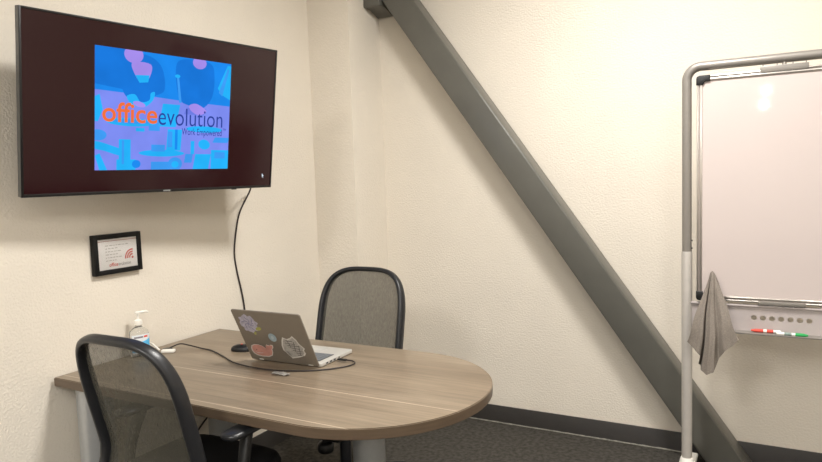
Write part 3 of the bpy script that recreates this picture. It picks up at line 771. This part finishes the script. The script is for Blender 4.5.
for r in (.014, .024, .034):
    o_ = ell(ccx, ccy, r+.0028, r+.0028, 18, PI*.47, PI*1.03); i_ = ell(ccx, ccy, r-.0028, r-.0028, 18, PI*1.03, PI*.47)
    flat_poly(bm, o_+i_, MP, zz+.0002, 1)
text_poly(bm, 'office', .021, MP, zz+.0002, 1, -.044, -.052, bold=.0003, width=.042)
text_poly(bm, 'evolution', .021, MP, zz+.0002, 2, .0, -.052, width=.060)
obj('notice_paper', bm, [M_paper, M_red, M_grey_ink, mat('notice_rule', '#b98f88', .7), mat('pale_print', '#bdb8b2', .7)], fr, smooth=False)
gl = bpy.data.materials.new('frame_glass'); gl.use_nodes = True
nt = gl.node_tree; N = nt.nodes; Lk = nt.links; N.remove(N['Principled BSDF'])
t_ = N.new('ShaderNodeBsdfTransparent'); g_ = N.new('ShaderNodeBsdfGlossy'); g_.inputs['Roughness'].default_value = .03
fr_ = N.new('ShaderNodeFresnel'); fr_.inputs['IOR'].default_value = 1.4; mx_ = N.new('ShaderNodeMixShader')
Lk.new(fr_.outputs[0], mx_.inputs['Fac']); Lk.new(t_.outputs[0], mx_.inputs[1]); Lk.new(g_.outputs[0], mx_.inputs[2]); Lk.new(mx_.outputs[0], N['Material Output'].inputs['Surface'])
obj('glass_pane', bx((.0195, -FW/2+bw-.001, -FH/2+bw-.001), (.0205, FW/2-bw+.001, FH/2-bw+.001)), gl, fr, smooth=False)
obj('backing', bx((.001, -FW/2+bw-.001, -FH/2+bw-.001), (.017, FW/2-bw+.001, FH/2-bw+.001)), M_black, fr, smooth=False)

# ------------------------------------------------------------------ mobile whiteboard
BYC = -.45; X0, X1 = 2.093, 2.817; CXB = (X0+X1)/2; PR = .0215; TOPZ = 1.884
wb = thing('mobile_whiteboard', 'white dry-erase board hung in a grey tube stand by the back wall', 'whiteboard', (CXB, BYC, 0))
hx = (X1-X0)/2
def arc(cx, cz, r, a0, a1, n=10): return [Vector((cx+r*math.cos(a0+(a1-a0)*i/n), 0, cz+r*math.sin(a0+(a1-a0)*i/n))) for i in range(n+1)]
rb = .055
path = [Vector((-hx, 0, 1.092)), Vector((-hx, 0, TOPZ-rb))]+arc(-hx+rb, TOPZ-rb, rb, PI, PI/2)[1:]+arc(hx-rb, TOPZ-rb, rb, PI/2, 0)+[Vector((hx, 0, 1.092))]
arch = obj('upper_tube', tube(path, PR-.002, 20), M_post_dark, wb, angle=60); arch['label'] = 'darker grey bent upper tube'
for s in (-1, 1):
    po = obj('post', lathe([(0, .075), (PR+.0005, .075), (PR+.0005, 1.088), (PR-.001, 1.094), (0, 1.094)], 24, Matrix.Translation((s*hx, 0, 0))), M_post, wb)
    for zb in (1.108, 1.142): obj('height_screw', lathe([(0, 0), (.004, 0), (.004, .004), (0, .005)], 10, Matrix.Translation((s*hx-s*(PR-.003), 0, zb)) @ Matrix.Rotation(-s*PI/2, 4, 'Y')), M_black, arch)
    ft = obj('foot', prism([(-.27, .062), (.27, .062), (.262, .082), (.05, .098), (-.05, .098), (-.262, .082)], 'x', s*hx-.022, s*hx+.022, bev=.006), M_white, wb)
    obj('collar', lathe([(0, .09), (.036, .09), (.034, .13), (.028, .155), (.024, .165), (0, .165)], 24, Matrix.Translation((s*hx, 0, 0))), M_white, ft)
    for yy in (-.235, .235):
        bm = nb()
        for q in (-.012, .012): lathe([(0, -.007), (.022, -.007), (.025, -.004), (.025, .004), (.022, .007), (0, .007)], 18, Matrix.Translation((s*hx+q, yy, .025)) @ Matrix.Rotation(PI/2, 4, 'Y'), bm=bm)
        box(bm, (s*hx-.006, yy-.008, .02), (s*hx+.006, yy+.008, .062))
        obj('caster', bm, M_black, ft)
# board
bl, brr, bb_, bt = 2.133-CXB, 2.777-CXB, .885, 1.842
fw_ = .022
bm = bx((bl+.008, -.010, bb_+.008), (brr-.008, .008, bt-.008)); pan = obj('board_panel', bm, M_board, wb, smooth=False)
def frame_bar(lo, hi):
    bm = bx(lo, hi, .0035, 2); return bm
bm = nb()
for lo, hi in (((bl, -.016, bb_), (bl+.009, .012, bt)), ((bl+.011, -.016, bb_), (bl+fw_, .012, bt)), ((brr-.009, -.016, bb_), (brr, .012, bt)), ((brr-fw_, -.016, bb_), (brr-.011, .012, bt)),
               ((bl, -.0155, bt-.009), (brr, .012, bt)), ((bl, -.0155, bt-fw_), (brr, .012, bt-.011)), ((bl, -.0155, bb_), (brr, .012, bb_+.009)), ((bl, -.0155, bb_+.011), (brr, .012, bb_+fw_))):
    box(bm, lo, hi, .0035, 2)
box(bm, (bl+.004, -.008, bb_+.004), (bl+fw_-.004, .010, bt-.004)); box(bm, (brr-fw_+.004, -.008, bb_+.004), (brr-.004, .010, bt-.004))
box(bm, (bl+.004, -.008, bt-fw_+.004), (brr-.004, .010, bt-.004)); box(bm, (bl+.004, -.008, bb_+.004), (brr-.004, .010, bb_+fw_-.004))
bf = obj('board_frame', bm, M_alum, wb)
for sx_ in (-1, 1):
    for top in (0, 1):
        cx = bl if sx_ < 0 else brr; cz = bt if top else bb_
        u = 1 if sx_ < 0 else -1; v = -1 if top else 1
        bm = prism([(cx-u*.002, cz+v*.038), (cx-u*.002, cz+v*.010), (cx+u*.001, cz+v*.002), (cx+u*.010, cz-v*.002), (cx+u*.052, cz-v*.002), (cx+u*.052, cz+v*.024), (cx+u*.032, cz+v*.024), (cx+u*.024, cz+v*.038)], 'y', -.019, .014, bev=.002)
        obj('corner_cap', bm, M_black, bf)
for top in (1, 0):
    z0_, z1_ = (bt+.001, bt+.014) if top else (bb_-.008, bb_-.001)
    bm = bx((-.085, -.018, z0_-(.012 if top else 0)), (.085, .014, z1_+(0 if top else .010)), .002)
    if top:
        for xx in (-.075, -.025, .03, .075): box(bm, (xx-.002, -.016, bt+.012), (xx+.002, -.012, bt+.021))
    clip = obj('pivot_clip', bm, M_post_dark, wb)
    bm = nb(); a, b = (bt+.010, TOPZ-PR+.006) if top else (.868, bb_-.010)
    sweep(bm, [(0, 0, a), (0, 0, b)], .008, 14); obj('pivot_pin', bm, M_alum, clip)
# tray plate with a row of real holes
cu = bpy.data.curves.new('tray_outline', 'CURVE'); cu.dimensions = '2D'; cu.fill_mode = 'BOTH'; cu.extrude = .003
def spl(pts):
    s_ = cu.splines.new('POLY'); s_.points.add(len(pts)-1)
    for p_, (a, b) in zip(s_.points, pts): p_.co = (a, b, 0, 1)
    s_.use_cyclic_u = True
spl([(-hx+PR-.004, .762), (hx-PR+.004, .762), (hx-PR+.004, .872), (-hx+PR-.004, .872)])
for k in range(7): spl(ell(-.1+k*.0333, .8195, .0112, .0112, 20)[::-1])
co = bpy.data.objects.new('tray_outline', cu); COL.objects.link(co)
dg = bpy.context.evaluated_depsgraph_get(); dg.update()
me = bpy.data.meshes.new_from_object(co.evaluated_get(dg)); bpy.data.objects.remove(co)
bm = nb(); bm.from_mesh(me); bmesh.ops.transform(bm, matrix=Matrix.Rotation(PI/2, 4, 'X'), verts=bm.verts)
box(bm, (-hx+PR-.004, -.012, .866), (hx-PR+.004, .012, .874), .002)
tr = obj('tray_plate', bm, M_trayplate, wb, smooth=False)
bm = bx((-.185, -.060, .759), (hx-PR-.02, .004, .7625), .001); box(bm, (-.185, -.062, .759), (hx-PR-.02, -.059, .766), .001)
obj('pen_ledge', bm, M_post_dark, tr)

# markers
def marker(x0, x1, y, zc, capcol, capleft, label, ang=0.):
    L_ = x1-x0; t = thing('dry_erase_marker', label, 'marker', ((x0+x1)/2, y, zc), 0, 'markers on the whiteboard tray')
    t.rotation_euler = (0, 0, ang)
    sgn = 1 if capleft else -1; R_ = .0066
    Mx = Matrix.Rotation(sgn*PI/2, 4, 'Y')           # profile z -> +x*sgn
    h = L_/2
    obj('barrel', lathe([(0, -h+.045), (R_, -h+.045), (R_, h-.006), (R_-.002, h), (0, h)], 18, Mx), M_white, t)
    c = obj('cap', lathe([(0, -h), (R_-.003, -h), (R_-.0012, -h+.010), (R_+.0006, -h+.016), (R_+.0006, -h+.045), (0, -h+.045)], 18, Mx), capcol, t)
    obj('printed_band', lathe([(R_+.0003, -h+.058), (R_+.0003, h-.028)], 18, Mx), M_red if capcol is M_red else mat('grey_green_print', '#7f8f88', .5, var=.3, scale=120), t)
RZm = .7625+.0074
marker(2.345, 2.455, -.470, RZm, M_red, True, 'red-capped white marker lying on the whiteboard tray', .06)
marker(2.438, 2.550, -.497, RZm, M_green, False, 'green-capped white marker lying on the whiteboard tray', -.02)

# ------------------------------------------------------------------ towel hanging over the board corner
def towel():
    bm = nb(); nu, nv = 72, 44
    # lower hem, from left corner round to right corner: (x, z) seen from the front
    hem = [(-.094, .722), (-.062, .690), (-.040, .668), (-.044, .636), (-.036, .610), (-.010, .598), (.016, .610), (.034, .664), (.055, .700), (.080, .722), (.102, .748)]
    def hemp(u):
        f = u*(len(hem)-1); i = min(int(f), len(hem)-2); t = f-i; t = t*t*(3-2*t)*.5+t*.5
        return Vector(hem[i])*(1-t)+Vector(hem[i+1])*t
    rows = []
    for j in range(nv+1):
        v = j/nv; row = []
        for i in range(nu+1):
            u = i/nu
            h = hemp(u)
            tx = -.020+.038*u; tz = 1.016-.034*(abs(u-.45)/.5)**1.6-(.020*max(0, .25-u)/.25)
            e = v**.92
            x = tx+(h.x-tx)*e; z = tz+(h.y-tz)*(v**1.02)
            ky = [(0, .020), (.22, .028), (.30, .034), (.36, .002), (.42, .040), (.52, .062), (.60, .058), (.68, .020), (.78, .036), (.90, .030), (1, .022)]
            for (ua, ya), (ub, yb) in zip(ky, ky[1:]):
                if ua <= u <= ub:
                    t = (u-ua)/(ub-ua); t = t*t*(3-2*t); fy = ya+(yb-ya)*t; break
            q = min(1, max(0, (v-.05)/.75)); lift = .045*q*q*(3-2*q)             # the lower half hangs in front of the tray
            y = -.010-.020*min(1, v/.18)-fy*(v**.65)-lift-.003*math.sin(2*PI*(u*6+.4*v))*v
            row.append(bm.verts.new((x+.004*math.sin(9*v+4*u)*v, min(y, -.004), z)))
        rows.append(row)
    for A, B in zip(rows, rows[1:]):
        for i in range(nu): bm.faces.new((A[i], A[i+1], B[i+1], B[i]))
    back = [[bm.verts.new(v.co+Vector((0, .003, .0004))) for v in row] for row in rows]
    for A, B in zip(back, back[1:]):
        for i in range(nu): bm.faces.new((B[i], B[i+1], A[i+1], A[i]))
    def rim(a, b):
        for i in range(len(a)-1): bm.faces.new((a[i], b[i], b[i+1], a[i+1]))
    rim(rows[0], back[0]); rim(rows[-1], back[-1])
    rim([r[0] for r in rows], [r[0] for r in back]); rim([r[-1] for r in rows], [r[-1] for r in back])
    return bm
tag(obj('towel', towel(), M_towel, loc=(2.200, -.476, 0), angle=75), 'grey cleaning cloth hanging from the lower left corner of the whiteboard', 'cleaning cloth')

# ------------------------------------------------------------------ world, camera, view
w = bpy.data.worlds.new('world'); SC.world = w; w.use_nodes = True
w.node_tree.nodes['Background'].inputs['Color'].default_value = (*lin('#fff8f0'), 1)
w.node_tree.nodes['Background'].inputs['Strength'].default_value = .2
F, YAW, PIT, ROL, CXp, CYp, CZp = 653.29, -.50925, -.08248, -.0348, 2.42608, -3.51536, 1.45995
f = Vector((math.sin(YAW)*math.cos(PIT), math.cos(YAW)*math.cos(PIT), math.sin(PIT)))
r = Vector((math.cos(YAW), -math.sin(YAW), 0)); u = r.cross(f)
r2 = r*math.cos(ROL)+u*math.sin(ROL); u2 = -r*math.sin(ROL)+u*math.cos(ROL)
cam = bpy.data.cameras.new('camera'); cam.sensor_fit = 'HORIZONTAL'; cam.sensor_width = 36; cam.lens = F*36/822; cam.clip_start = .01
c = bpy.data.objects.new('camera', cam); COL.objects.link(c)
c.matrix_world = Matrix(((r2.x, u2.x, -f.x, CXp), (r2.y, u2.y, -f.y, CYp), (r2.z, u2.z, -f.z, CZp), (0, 0, 0, 1)))
SC.camera = c
SC.view_settings.view_transform = 'Standard'; SC.view_settings.look = 'None'
SC.view_settings.gamma = 1; SC.view_settings.use_curve_mapping = False
SC.view_settings.exposure = EXPO
